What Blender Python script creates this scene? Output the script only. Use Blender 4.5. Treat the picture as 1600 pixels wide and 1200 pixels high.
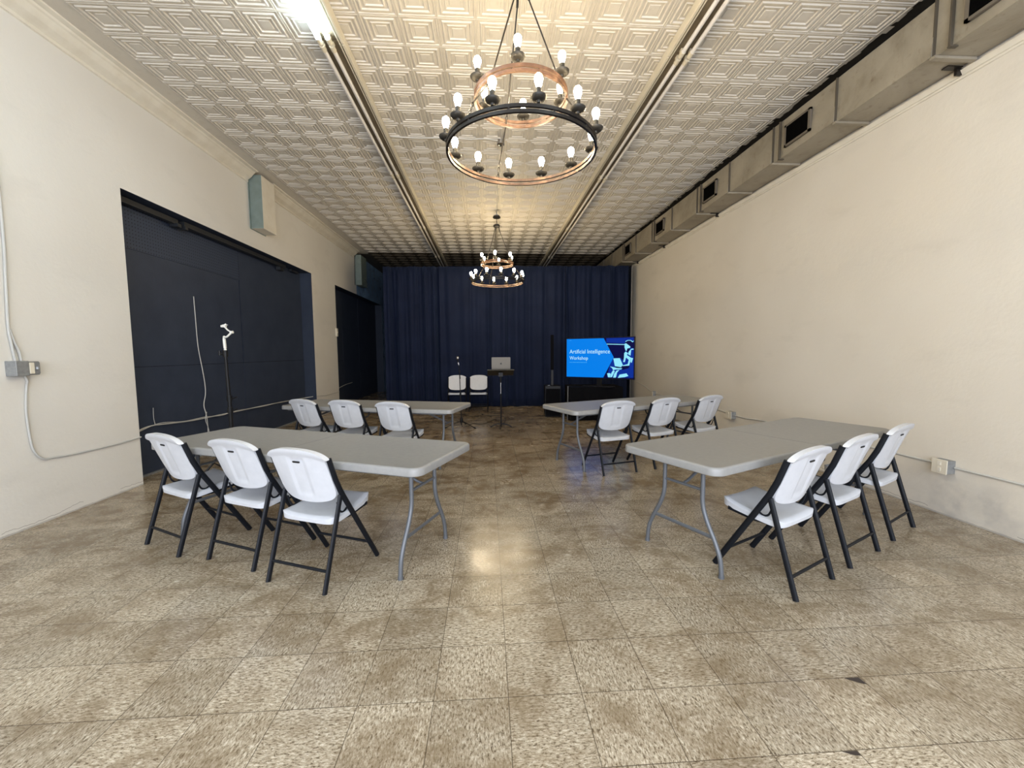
import bpy, bmesh, math, random
from mathutils import Vector, Matrix
random.seed(7)
S = bpy.context.scene
for o in list(bpy.data.objects): bpy.data.objects.remove(o, do_unlink=True)
COL = S.collection
PI = math.pi
R = math.radians

# ------------------------------------------------------------------ camera
cam_d = bpy.data.cameras.new('camera'); cam = bpy.data.objects.new('camera', cam_d); COL.objects.link(cam)
cam_d.sensor_fit = 'HORIZONTAL'; cam_d.sensor_width = 36.0; cam_d.lens = 634.5 / 1600 * 36.0
cam_d.clip_start = 0.05; cam_d.clip_end = 200
_p, _y, _r = .0786, .0603, -.00666
_F = Vector((math.sin(_y) * math.cos(_p), math.cos(_y) * math.cos(_p), -math.sin(_p)))
_R0 = Vector((math.cos(_y), -math.sin(_y), 0)); _U0 = _R0.cross(_F)
_R = _R0 * math.cos(_r) + _U0 * math.sin(_r); _U = _U0 * math.cos(_r) - _R0 * math.sin(_r)
cam.matrix_world = Matrix(((_R.x, _U.x, -_F.x, 0), (_R.y, _U.y, -_F.y, 0), (_R.z, _U.z, -_F.z, 1.4147), (0, 0, 0, 1)))
S.camera = cam

# ------------------------------------------------------------------ world, daylight, exposure
W = bpy.data.worlds.new('world'); S.world = W; W.use_nodes = True
W.node_tree.nodes['Background'].inputs[0].default_value = (.55, .68, 1, 1)
W.node_tree.nodes['Background'].inputs[1].default_value = 0.6
S.view_settings.view_transform = 'Standard'; S.view_settings.look = 'None'
S.view_settings.exposure = 0.0; S.view_settings.gamma = 1.0; S.view_settings.use_curve_mapping = False

def area(name, loc, rot, sx, sy, power, color):
    l = bpy.data.lights.new(name, 'AREA'); l.shape = 'RECTANGLE'; l.size = sx; l.size_y = sy
    l.energy = power; l.color = color
    o = bpy.data.objects.new(name, l); COL.objects.link(o); o.location = loc; o.rotation_euler = rot
    return o
# daylight through the shop windows behind the camera
DAY = area('window_daylight', (0.1, -2.9, 1.95), (R(90), 0, 0), 6.4, 2.3, 500, (.84, .89, 1.0))
BULB_L = 178.0       # radiance of the filament bulbs
TUBE_L = 34.0        # radiance of the lit fluorescent tubes

# ------------------------------------------------------------------ room dimensions
XL, XR, C, YB, YF = -3.76, 3.88, 4.29, -3.0, 16.4
NAVY_Y = 12.2

# ------------------------------------------------------------------ materials
def mat(name, color=(.5, .5, .5), rough=.5, metal=0, spec=.5, emit=None, es=1.0, coat=0, coatr=.1):
    m = bpy.data.materials.new(name); m.use_nodes = True
    b = m.node_tree.nodes['Principled BSDF']
    b.inputs['Base Color'].default_value = (*color, 1); b.inputs['Roughness'].default_value = rough
    b.inputs['Metallic'].default_value = metal; b.inputs['Specular IOR Level'].default_value = spec
    b.inputs['Coat Weight'].default_value = coat; b.inputs['Coat Roughness'].default_value = coatr
    if emit:
        b.inputs['Emission Color'].default_value = (*emit, 1); b.inputs['Emission Strength'].default_value = es
    return m

class NT:
    def __init__(s, m): s.t = m.node_tree; s.n = s.t.nodes; s.b = s.n['Principled BSDF']
    def lk(s, a, b): s.t.links.new(a, b)
    def val(s, x, inp):
        if isinstance(x, (int, float)): inp.default_value = x
        elif isinstance(x, tuple): inp.default_value = x if len(x) == len(inp.default_value) else (*x, 1)
        else: s.lk(x, inp)
    def math(s, op, a, b=0, c=0, clamp=False):
        n = s.n.new('ShaderNodeMath'); n.operation = op; n.use_clamp = clamp
        for i, v in enumerate((a, b, c)): s.val(v, n.inputs[i])
        return n.outputs[0]
    def coord(s):
        n = s.n.new('ShaderNodeTexCoord'); return n.outputs['Object']
    def sep(s, v):
        n = s.n.new('ShaderNodeSeparateXYZ'); s.lk(v, n.inputs[0]); return n.outputs
    def comb(s, x, y, z=0):
        n = s.n.new('ShaderNodeCombineXYZ')
        for i, v in enumerate((x, y, z)): s.val(v, n.inputs[i])
        return n.outputs[0]
    def noise(s, v, scale, detail=2, rough=.5, dist=0, dim='3D'):
        n = s.n.new('ShaderNodeTexNoise'); n.noise_dimensions = dim
        if v is not None: s.lk(v, n.inputs['Vector'])
        n.inputs['Scale'].default_value = scale; n.inputs['Detail'].default_value = detail
        n.inputs['Roughness'].default_value = rough; n.inputs['Distortion'].default_value = dist
        return n.outputs[0]
    def white(s, v):
        n = s.n.new('ShaderNodeTexWhiteNoise'); n.noise_dimensions = '3D'; s.lk(v, n.inputs[0]); return n.outputs
    def ramp(s, f, stops):
        n = s.n.new('ShaderNodeValToRGB'); s.lk(f, n.inputs[0]); e = n.color_ramp.elements
        e[0].position, e[0].color = stops[0][0], (*stops[0][1], 1)
        e[1].position, e[1].color = stops[-1][0], (*stops[-1][1], 1)
        for p, c in stops[1:-1]:
            k = e.new(p); k.color = (*c, 1)
        return n.outputs[0]
    def mix(s, f, a, b, mode='MIX'):
        n = s.n.new('ShaderNodeMix'); n.data_type = 'RGBA'; n.blend_type = mode
        s.val(f, n.inputs[0]); s.val(a, n.inputs[6]); s.val(b, n.inputs[7]); return n.outputs[2]
    def fmix(s, f, a, b):
        n = s.n.new('ShaderNodeMix'); n.data_type = 'FLOAT'
        s.val(f, n.inputs[0]); s.val(a, n.inputs[2]); s.val(b, n.inputs[3]); return n.outputs[0]
    def rng(s, v, a, b, c=0, d=1):
        n = s.n.new('ShaderNodeMapRange'); s.val(v, n.inputs[0])
        for i, x in enumerate((a, b, c, d)): n.inputs[i + 1].default_value = x
        return n.outputs[0]
    def bump(s, h, strength=.3, dist=.01):
        n = s.n.new('ShaderNodeBump'); n.inputs['Strength'].default_value = strength; n.inputs['Distance'].default_value = dist
        s.lk(h, n.inputs['Height']); s.lk(n.outputs[0], s.b.inputs['Normal'])

def noisy(name, c1, c2, scale, rough=.5, bump=0, bscale=None, **k):
    m = mat(name, c1, rough, **k); t = NT(m); co = t.coord()
    n = t.noise(co, scale, 4, .55)
    t.lk(t.ramp(n, [(.3, c1), (.7, c2)]), t.b.inputs['Base Color'])
    if bump: t.bump(t.noise(co, bscale or scale, 3, .6), .4, bump)
    return m

def wall_paint(name, c1, c2, smudge=False):
    m = mat(name, c1, .55, spec=.3); t = NT(m); co = t.coord(); x, y, z = t.sep(co)
    big = t.noise(co, .7, 3, .5)
    col = t.mix(t.rng(big, .35, .65), c1, c2)
    # yellowed scuffs
    sc = t.noise(t.comb(x, t.math('MULTIPLY', y, .6), t.math('MULTIPLY', z, 1.6)), 2.1, 5, .62)
    col = t.mix(t.math('MULTIPLY', t.rng(sc, .56, .78), .35), col, tuple(v * .78 for v in c1))
    # settlement cracks running just above the floor
    hn = t.noise(t.comb(0, y, 0), 1.6, 5, .7)
    hh = t.math('MULTIPLY', t.math('SUBTRACT', hn, .22), .16)
    d = t.math('ABSOLUTE', t.math('SUBTRACT', z, hh))
    cr = t.math('LESS_THAN', d, .0018)
    brk = t.math('GREATER_THAN', t.noise(t.comb(1.7, y, 4), 1.1, 1), .5)
    cr = t.math('MULTIPLY', cr, brk)
    foot = t.math('LESS_THAN', z, t.math('MULTIPLY', t.noise(t.comb(3, y, 0), 9, 4, .7), .028))
    col = t.mix(t.math('MULTIPLY', t.math('MAXIMUM', cr, t.math('MULTIPLY', foot, .5)), .8), col, (.13, .11, .09))
    # nail holes and chips
    v = t.n.new('ShaderNodeTexVoronoi'); v.inputs['Scale'].default_value = 1.35; t.lk(co, v.inputs['Vector'])
    hole = t.math('LESS_THAN', v.outputs[0], .009)
    col = t.mix(hole, col, (.1, .08, .07))
    if smudge:
        g = t.noise(co, 2.6, 4, .6)
        low = t.rng(z, .42, .18); yy = t.rng(t.math('ABSOLUTE', t.math('SUBTRACT', y, 2.95)), .55, .1)
        f = t.math('MULTIPLY', t.math('MULTIPLY', t.rng(g, .42, .62), low), yy)
        col = t.mix(t.math('MULTIPLY', f, .55), col, (.22, .22, .24))
    t.lk(col, t.b.inputs['Base Color'])
    a = t.noise(co, 38, 3, .6); b2 = t.noise(co, 5, 4, .6)
    t.bump(t.math('ADD', t.math('MULTIPLY', a, .25), b2), .2, .02)
    return m

M = {}
M['wall'] = wall_paint('cream_plaster', (.66, .635, .585), (.70, .68, .635))
M['wall_r'] = wall_paint('cream_plaster_right', (.66, .61, .525), (.70, .655, .575), True)
M['navy'] = noisy('navy_board', (.027, .036, .060), (.036, .047, .075), 3, .5, .003, 60, spec=.25)
def navy_sheen():
    m = mat('navy_paint_baked_sheen', (.03, .055, .12), .3); t = NT(m); co = t.coord()
    n = t.noise(co, 5, 5, .6, .4)
    t.lk(t.ramp(n, [(.35, (.10, .18, .32)), (.6, (.22, .36, .55))]), t.b.inputs['Base Color'])  # navy paint lifted to lighter blue, glossy reflection put into the base colour
    t.lk(t.rng(n, .3, .7, .25, .55), t.b.inputs['Roughness']); t.bump(n, .6, .03); return m
M['navy_sheen'] = navy_sheen()
def pegboard():
    m = mat('navy_pegboard', (.02, .03, .06), .5, spec=.25); t = NT(m); co = t.coord(); x, y, z = t.sep(co)
    def cell(v): return t.math('ABSOLUTE', t.math('SUBTRACT', t.math('FRACT', t.math('MULTIPLY', v, 1 / .04)), .5))
    d = t.math('SQRT', t.math('ADD', t.math('POWER', cell(y), 2), t.math('POWER', cell(z), 2)))
    t.lk(t.mix(t.math('LESS_THAN', d, .17), (.036, .048, .078), (.006, .008, .014)), t.b.inputs['Base Color']); return m
M['peg'] = pegboard()
def ceiling_paint(name, c1, c2, c3):
    m = mat(name, c1, .5, spec=.35); t = NT(m); co = t.coord()
    n = t.noise(co, 1.3, 5, .6); f = t.noise(co, 11, 4, .65)
    col = t.mix(t.rng(n, .35, .65), c1, c2)
    col = t.mix(t.math('MULTIPLY', t.rng(f, .55, .75), .5), col, c3)
    t.lk(col, t.b.inputs['Base Color']); return m
M['tin'] = ceiling_paint('cream_tin_ceiling', (.61, .575, .51), (.57, .53, .46), (.45, .41, .34))
M['tin_dark'] = ceiling_paint('dark_painted_tin_ceiling', (.075, .06, .04), (.06, .048, .032), (.035, .03, .022))
M['trimc'] = noisy('cream_trim_paint', (.72, .68, .59), (.64, .59, .49), 6, .45, .002, 20)
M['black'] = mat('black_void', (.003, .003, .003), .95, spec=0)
M['cavity_dark'] = noisy('dark_cavity', (.03, .027, .02), (.012, .011, .009), 8, .9)  # mottled dark tone of the slab showing through the ceiling gap

def floor_mat():
    m = mat('vinyl_composition_tile', (.4, .35, .27), .38, spec=.45); t = NT(m); co = t.coord(); x, y, z = t.sep(co)
    P = .3048
    gx = t.math('DIVIDE', t.math('SUBTRACT', x, .071), P); gy = t.math('DIVIDE', t.math('SUBTRACT', y, 2.781), P)
    ix = t.math('FLOOR', gx); iy = t.math('FLOOR', gy); w = t.white(t.comb(ix, iy, 1)); rv = w[0]
    r2 = t.white(t.comb(ix, iy, 7))[0]
    sel = t.math('GREATER_THAN', rv, .5)
    off = t.math('MULTIPLY', rv, 37.0)
    ux = t.math('ADD', x, off); uy = t.math('ADD', y, off)
    va = t.comb(t.math('MULTIPLY', ux, 2.6), uy, 0); vb = t.comb(ux, t.math('MULTIPLY', uy, 2.6), 0)
    mv = t.n.new('ShaderNodeMix'); mv.data_type = 'VECTOR'; t.lk(sel, mv.inputs[0]); t.lk(va, mv.inputs[4]); t.lk(vb, mv.inputs[5]); v = mv.outputs[1]
    n1 = t.noise(v, 46, 3, .75, .4); n2 = t.noise(v, 60, 2, .6)
    base = t.ramp(n1, [(.35, (.10, .078, .052)), (.43, (.31, .27, .205)), (.54, (.43, .39, .315)), (.68, (.66, .62, .54))])
    dk = t.rng(n2, .62, .65); base = t.mix(t.math('MULTIPLY', dk, .75), base, (.08, .058, .038))
    lt = t.rng(n2, .32, .28); base = t.mix(t.math('MULTIPLY', lt, .55), base, (.74, .70, .62))
    # tile to tile shade
    sh = t.rng(r2, 0, 1, .86, 1.1)
    mx = t.n.new('ShaderNodeVectorMath'); mx.operation = 'SCALE'; t.lk(base, mx.inputs[0]); t.lk(sh, mx.inputs[3]); base = mx.outputs[0]
    # worn-in brown dirt
    s1 = t.noise(t.comb(t.math('MULTIPLY', x, .8), t.math('MULTIPLY', y, 1.3), 0), 2.3, 6, .66, .6)
    s2 = t.noise(co, 7.5, 4, .65, .3)
    st = t.math('MULTIPLY', t.rng(s1, .42, .57), t.rng(s2, .32, .56))
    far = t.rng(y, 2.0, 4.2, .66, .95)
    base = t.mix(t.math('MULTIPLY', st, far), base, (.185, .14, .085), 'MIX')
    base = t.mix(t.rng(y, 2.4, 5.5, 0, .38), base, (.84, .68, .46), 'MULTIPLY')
    # joints
    ex = t.math('ABSOLUTE', t.math('SUBTRACT', t.math('FRACT', gx), .5)); ey = t.math('ABSOLUTE', t.math('SUBTRACT', t.math('FRACT', gy), .5))
    wj = t.math('SUBTRACT', .4965, t.math('MULTIPLY', t.noise(co, 3, 2), .004))
    j = t.math('MAXIMUM', t.math('GREATER_THAN', ex, wj), t.math('GREATER_THAN', ey, wj))
    base = t.mix(t.math('MULTIPLY', j, .75), base, (.05, .036, .022))
    base = t.mix(1.0, base, (.93, .885, .825), 'MULTIPLY')
    t.lk(base, t.b.inputs['Base Color'])
    rn = t.noise(co, 3.2, 4, .6)
    t.lk(t.rng(rn, .3, .7, .15, .30), t.b.inputs['Roughness'])
    t.bump(t.math('ADD', t.math('MULTIPLY', n1, .08), t.math('ADD', t.noise(co, 2.4, 3), t.math('MULTIPLY', j, -.15))), .22, .012)
    return m
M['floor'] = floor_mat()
M['chip'] = mat('bare_subfloor', (.035, .025, .02), .8)

M['white_plastic'] = noisy('white_blow_moulded_plastic', (.60, .62, .66), (.56, .58, .62), 20, .42, .0006, 160)
M['chair_black'] = mat('black_powder_coat', (.006, .0075, .011), .45, spec=.22)
M['slot'] = mat('dark_slot', (.004, .004, .004), .8)
M['table_grey'] = noisy('grey_table_plastic', (.27, .268, .262), (.24, .24, .236), 30, .42, .0008, 130)
M['leg_grey'] = mat('grey_hammered_steel', (.13, .14, .155), .45, metal=.3)
M['strap'] = mat('black_webbing', (.01, .01, .01), .7)
M['duct'] = None
def duct_mat():
    m = mat('dusty_sheet_metal', (.33, .29, .22), .5, metal=.25); t = NT(m); co = t.coord()
    n = t.noise(co, 1.9, 5, .65, .5); f = t.noise(co, 14, 4, .6)
    col = t.ramp(n, [(.3, (.22, .19, .14)), (.5, (.33, .295, .23)), (.72, (.40, .36, .29))])
    col = t.mix(t.math('MULTIPLY', t.rng(f, .6, .75), .5), col, (.14, .1, .065))
    t.lk(col, t.b.inputs['Base Color']); t.lk(t.rng(n, .3, .7, .4, .65), t.b.inputs['Roughness']); t.bump(n, .25, .03); return m
M['duct'] = duct_mat()
M['duct_seam'] = mat('grimy_seam', (.09, .075, .055), .6, metal=.2)
M['grille'] = mat('vent_frame', (.13, .11, .085), .6)
def curtain_mat():
    m = mat('navy_drape', (.012, .02, .05), .8, spec=.2); t = NT(m); co = t.coord()
    n = t.noise(co, 2, 3); w = t.noise(co, 220, 1)
    t.lk(t.ramp(n, [(.3, (.0038, .0080, .027)), (.7, (.0065, .0125, .038))]), t.b.inputs['Base Color'])
    t.b.inputs['Sheen Weight'].default_value = .12; t.b.inputs['Sheen Tint'].default_value = (.3, .45, .8, 1)
    t.bump(w, .2, .001); return m
M['drape'] = curtain_mat()
M['chrome'] = mat('chrome', (.6, .6, .6), .22, metal=1)
M['iron'] = mat('black_iron', (.018, .015, .013), .4, metal=.4)
def wood_hoop():
    m = mat('stained_wood_hoop', (.2, .1, .05), .42); t = NT(m); co = t.coord()
    n = t.noise(co, 9, 5, .6, 1.2)
    t.lk(t.ramp(n, [(.3, (.05, .024, .013)), (.5, (.12, .062, .036)), (.7, (.24, .14, .085))]), t.b.inputs['Base Color']); return m
M['wood'] = wood_hoop()
M['cup'] = mat('dark_bobeche', (.03, .027, .022), .5, metal=.3)
M['bulb'] = mat('lit_bulb', (1, .9, .7), .2, emit=(1, .80, .50), es=BULB_L)
M['tube_on'] = mat('lit_fluorescent_tube', (1, 1, 1), .3, emit=(.72, .90, 1), es=TUBE_L)
M['tube_off'] = mat('unlit_fluorescent_tube', (.72, .70, .68), .3)
M['fix_pan'] = noisy('tarnished_fixture_pan', (.20, .165, .11), (.13, .10, .06), 7, .5)
M['fix_trim'] = mat('cream_enamel', (.60, .55, .44), .4)
M['galv'] = noisy('galvanised_steel', (.34, .35, .35), (.24, .25, .26), 25, .5, metal=.5)
M['ivory'] = mat('ivory_plastic', (.66, .61, .50), .4)
M['cable'] = mat('white_cable', (.55, .54, .50), .5)
M['cable_grey'] = mat('grey_painted_conduit', (.48, .48, .46), .5)
M['cable_black'] = mat('black_cable', (.01, .01, .01), .5)
M['teal'] = noisy('grey_green_paint', (.19, .24, .22), (.15, .19, .17), 9, .6)
M['gimbal'] = mat('white_gimbal', (.68, .68, .64), .35)
M['blackp'] = mat('black_plastic', (.005, .005, .006), .45, spec=.25)
M['cloth_black'] = mat('black_cloth', (.004, .004, .005), .95, spec=.1)
M['laptop'] = mat('silver_aluminium', (.17, .155, .13), .38, metal=.6)
M['laptop_dark'] = mat('dark_emblem', (.02, .02, .02), .4)
M['desk'] = mat('music_desk_black', (.020, .018, .012), .5)
M['scr_blue'] = mat('slide_blue', (0, 0, 0), .4, spec=.1, emit=(.001, .215, .83), es=1)
M['scr_navy'] = mat('slide_navy', (0, 0, 0), .4, spec=.1, emit=(.0015, .0025, .055), es=1)
M['scr_mid'] = mat('slide_mid_blue', (0, 0, 0), .4, spec=.1, emit=(.002, .028, .30), es=1)
M['scr_light'] = mat('slide_light', (0, 0, 0), .4, spec=.1, emit=(.30, .80, 1.0), es=1)
M['scr_text'] = mat('slide_text_white', (0, 0, 0), .4, spec=.1, emit=(.55, .92, 1.0), es=1)
M['pole'] = mat('grey_aluminium_pole', (.16, .155, .15), .4, metal=.5)

# ------------------------------------------------------------------ object helpers
def tag(o, label=None, cat=None, group=None, kind=None):
    if label: o['label'] = label
    if cat: o['category'] = cat
    if group: o['group'] = group
    if kind: o['kind'] = kind
    return o
def finish(name, bm, m, parent=None, smooth=False, bevel=0, solid=0):
    bmesh.ops.recalc_face_normals(bm, faces=bm.faces) if not solid == -1 else None
    me = bpy.data.meshes.new(name); bm.to_mesh(me); bm.free()
    for k in (m if isinstance(m, (list, tuple)) else [m]): me.materials.append(k)
    o = bpy.data.objects.new(name, me); COL.objects.link(o)
    if smooth:
        for p in me.polygons: p.use_smooth = True
        try: me.set_sharp_from_angle(angle=R(40))
        except Exception: pass
    if bevel:
        b = o.modifiers.new('bevel', 'BEVEL'); b.width = bevel; b.segments = 2; b.limit_method = 'ANGLE'; b.angle_limit = R(40)
    if parent: o.parent = parent
    return o
def thing(name, label, cat, loc=(0, 0, 0), rz=0, group=None):
    o = bpy.data.objects.new(name, None); COL.objects.link(o); o.location = loc; o.rotation_euler = (0, 0, rz)
    o.empty_display_size = .1
    return tag(o, label, cat, group)
def dup(root, label=None, group=None, loc=None, rz=None):
    r = root.copy(); COL.objects.link(r)
    def rec(src, dst):
        for ch in src.children:
            c = ch.copy(); COL.objects.link(c); c.parent = dst; rec(ch, c)
    rec(root, r)
    if label: r['label'] = label
    if group: r['group'] = group
    if loc is not None: r.location = loc
    if rz is not None: r.rotation_euler = (0, 0, rz)
    return r
def box(bm, x0, x1, y0, y1, z0, z1, mi=0):
    vs = [bm.verts.new((x, y, z)) for x in (x0, x1) for y in (y0, y1) for z in (z0, z1)]
    for f in ((0, 1, 3, 2), (4, 6, 7, 5), (0, 4, 5, 1), (2, 3, 7, 6), (0, 2, 6, 4), (1, 5, 7, 3)):
        q = bm.faces.new([vs[i] for i in f]); q.material_index = mi
def quad(bm, pts, mi=0):
    f = bm.faces.new([bm.verts.new(p) for p in pts]); f.material_index = mi; return f
def sweep(bm, pts, r, n=10, closed=False, rb=None, up=None, cap=True, mi=0):
    pts = [Vector(p) for p in pts]; N = len(pts); rings = []
    rr = r if isinstance(r, (list, tuple)) else [r] * N
    t0 = (pts[1] - pts[0]).normalized()
    nrm = Vector(up) if up else (Vector((0, 0, 1)) if abs(t0.z) < .9 else Vector((0, 1, 0)))
    for i, p in enumerate(pts):
        if closed: t = (pts[(i + 1) % N] - pts[i - 1]).normalized()
        else:
            a = (p - pts[i - 1]).normalized() if i else None; b = (pts[i + 1] - p).normalized() if i < N - 1 else None
            t = (a + b).normalized() if a is not None and b is not None else (a if b is None else b)
        nn = (nrm - t * nrm.dot(t))
        if nn.length < 1e-5: nn = t.orthogonal()
        nn.normalize(); nrm = nn; bn = t.cross(nn)
        ra = rr[i]; rbb = rb if rb else ra
        rings.append([bm.verts.new(p + nn * math.cos(2 * PI * k / n) * ra + bn * math.sin(2 * PI * k / n) * rbb) for k in range(n)])
    M2 = N if closed else N - 1
    for i in range(M2):
        a, b = rings[i], rings[(i + 1) % N]
        for k in range(n):
            f = bm.faces.new((a[k], a[(k + 1) % n], b[(k + 1) % n], b[k])); f.material_index = mi
    if not closed and cap:
        for q in (rings[0][::-1], rings[-1]):
            f = bm.faces.new(q); f.material_index = mi
def smooth_path(pts, k=6):
    P = [Vector(p) for p in pts]; out = []
    for i in range(len(P) - 1):
        p0 = P[max(i - 1, 0)]; p1 = P[i]; p2 = P[i + 1]; p3 = P[min(i + 2, len(P) - 1)]
        for j in range(k):
            t = j / k
            out.append(.5 * ((2 * p1) + (p2 - p0) * t + (2 * p0 - 5 * p1 + 4 * p2 - p3) * t * t + (3 * p1 - p0 - 3 * p2 + p3) * t ** 3))
    out.append(P[-1]); return out
def lathe(bm, prof, n=20, c=(0, 0, 0), mi=0):
    rings = []
    for r_, z in prof:
        rings.append([bm.verts.new((c[0] + max(r_, 1e-4) * math.cos(2 * PI * k / n), c[1] + max(r_, 1e-4) * math.sin(2 * PI * k / n), c[2] + z)) for k in range(n)])
    for a, b in zip(rings, rings[1:]):
        for k in range(n):
            f = bm.faces.new((a[k], a[(k + 1) % n], b[(k + 1) % n], b[k])); f.material_index = mi
    bm.faces.new(rings[0][::-1]).material_index = mi; bm.faces.new(rings[-1]).material_index = mi
def BM(): return bmesh.new()
def prism(bm, outline, h, mi=0):        # outline: list of (x,y) CCW; extrude from z=h[0] to h[1]
    lo = [bm.verts.new((x, y, h[0])) for x, y in outline]; hi = [bm.verts.new((x, y, h[1])) for x, y in outline]
    n = len(outline)
    bm.faces.new(lo[::-1]).material_index = mi; bm.faces.new(hi).material_index = mi
    for i in range(n):
        bm.faces.new((lo[i], lo[(i + 1) % n], hi[(i + 1) % n], hi[i])).material_index = mi
def rrect(hx, hy, r, n=6):
    o = []
    for cx, cy, a0 in ((hx - r, hy - r, 0), (-hx + r, hy - r, 90), (-hx + r, -hy + r, 180), (hx - r, -hy + r, 270)):
        for k in range(n + 1):
            a = R(a0 + 90 * k / n); o.append((cx + r * math.cos(a), cy + r * math.sin(a)))
    return o
def shell(bm, fa, fb, nu, nv, mi=0):     # two skins over the unit square joined round the rim
    A = [[bm.verts.new(fa(i / nu, j / nv)) for j in range(nv + 1)] for i in range(nu + 1)]
    B = [[bm.verts.new(fb(i / nu, j / nv)) for j in range(nv + 1)] for i in range(nu + 1)]
    for i in range(nu):
        for j in range(nv):
            bm.faces.new((A[i][j], A[i + 1][j], A[i + 1][j + 1], A[i][j + 1]))
            bm.faces.new((B[i][j], B[i][j + 1], B[i + 1][j + 1], B[i + 1][j]))
    rim = [(i, 0) for i in range(nu)] + [(nu, j) for j in range(nv)] + [(i, nv) for i in range(nu, 0, -1)] + [(0, j) for j in range(nv, 0, -1)]
    for k in range(len(rim)):
        a = rim[k]; b = rim[(k + 1) % len(rim)]
        bm.faces.new((A[a[0]][a[1]], B[a[0]][a[1]], B[b[0]][b[1]], A[b[0]][b[1]]))

# ================================================================== SETTING
def struct(name, bm, m, **k): return tag(finish(name, bm, m, **k), kind='structure')
# floor
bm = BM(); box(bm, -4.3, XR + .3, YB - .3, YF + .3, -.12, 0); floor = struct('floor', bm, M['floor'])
# bare spots where tile corners have broken off
bm = BM()
P = .3048
def chip(cx, cy, pts):
    lo = [bm.verts.new((cx + a, cy + b, .0004)) for a, b in pts]; hi = [bm.verts.new((cx + a, cy + b, .0012)) for a, b in pts]
    bm.faces.new(hi); bm.faces.new(lo[::-1]); n = len(pts)
    for i in range(n): bm.faces.new((lo[i], lo[(i + 1) % n], hi[(i + 1) % n], hi[i]))
chip(.071 + 5 * P, 2.781 - 4 * P, [(-.072, -.004), (-.056, -.003), (-.006, -.003), (-.004, -.040), (-.030, -.030)])
chip(.071 + 4 * P, 2.781 - 5 * P, [(-.055, -.003), (-.003, -.003), (-.001, -.020), (-.022, -.018), (.012, -.034), (-.004, -.040)][:4])
struct('floor_chip', bm, M['chip'])

# left wall with two big openings, jambs painted navy
bm = BM()
def wallseg(y0, y1, z0, z1, mi=0): box(bm, XL - .42, XL, y0, y1, z0, z1, mi)
wallseg(YB, 4.57, 0, C + .5); wallseg(4.57, 9.14, 3.13, C + .5); wallseg(9.14, 10.5, 0, C + .5)
wallseg(10.5, NAVY_Y, 3.11, C + .5); wallseg(NAVY_Y, 15.0, 3.11, C + .5, 2); wallseg(15.0, YF, 0, C + .5, 2)
bm.faces.ensure_lookup_table(); bm.normal_update()
for f in bm.faces:
    c = f.calc_center_median(); n = f.normal
    if abs(n.x) < .5 and c.z < C + .4:
        if abs(n.y) > .5 and (abs(c.y - 9.14) < .01 or abs(c.y - 4.57) < .01) and c.z < 3.2: f.material_index = 1
        if abs(n.y) > .5 and (abs(c.y - 10.5) < .01 or abs(c.y - 15) < .01) and c.z < 3.2: f.material_index = 1
        if abs(n.z) > .5 and abs(c.z - 3.12) < .02: f.material_index = 1
struct('wall_left', bm, [M['wall'], M['navy'], M['navy_sheen']])
# boarded-up recess panels
bm = BM()
XP = -4.0
def board(y0, y1, z0, z1, mi=0, dx=0): box(bm, XP - .05, XP + dx, y0 + .0025, y1 - .0025, z0 + .0025, z1 - .0025, mi)
box(bm, XP - .1, XP - .012, 4.5, 9.2, 0, 3.2, 2)
board(4.57, 6.95, 2.60, 3.13, 1); board(6.95, 9.14, 1.27, 3.13, 0); board(4.57, 6.93, 1.27, 2.60, 0, .004)
board(6.94, 9.14, 0, 1.27, 0, .002); board(4.57, 6.94, 0, 1.27, 0)
box(bm, XP, XP + .03, 4.57, 9.14, 0, .018, 3)
struct('wall_left_recess', bm, [M['navy'], M['peg'], M['black'], M['galv']])
bm = BM()
box(bm, XP - .1, XP - .012, 10.4, 15.1, 0, 3.2, 1)
board(10.5, 11.6, 2.45, 3.11); board(11.6, 13.0, 2.1, 3.11); board(13.0, 15.0, 0, 3.11, 0, .003); board(10.5, 13, 1.2, 2.45, 0) if False else board(10.5, 11.6, 1.2, 2.45)
board(11.6, 13.0, 0, 2.1, 0, .002); board(10.5, 11.6, 0, 1.2, 0, .003)
struct('wall_left_recess', bm, [M['navy'], M['black']])
# right wall, back wall, front wall with shop windows
bm = BM(); box(bm, XR, XR + .3, YB, 10.85, 0, C + .5); box(bm, XR, XR + .3, 10.85, YF, 0, C + .5, 1); struct('wall_right', bm, [M['wall_r'], M['navy']])
bm = BM(); box(bm, -4.3, XR + .3, YF, YF + .3, 0, C + .5); struct('wall_back', bm, M['navy'])
bm = BM()
box(bm, -4.3, XR + .3, YB - .3, YB, 3.2, C + .5); box(bm, -4.3, XR + .3, YB - .3, YB, 0, .7)
box(bm, -4.3, -3.2, YB - .3, YB, .7, 3.2); box(bm, 3.3, XR + .3, YB - .3, YB, .7, 3.2); box(bm, -.1, .2, YB - .3, YB, .7, 3.2)
struct('wall_front', bm, M['wall'])

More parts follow.
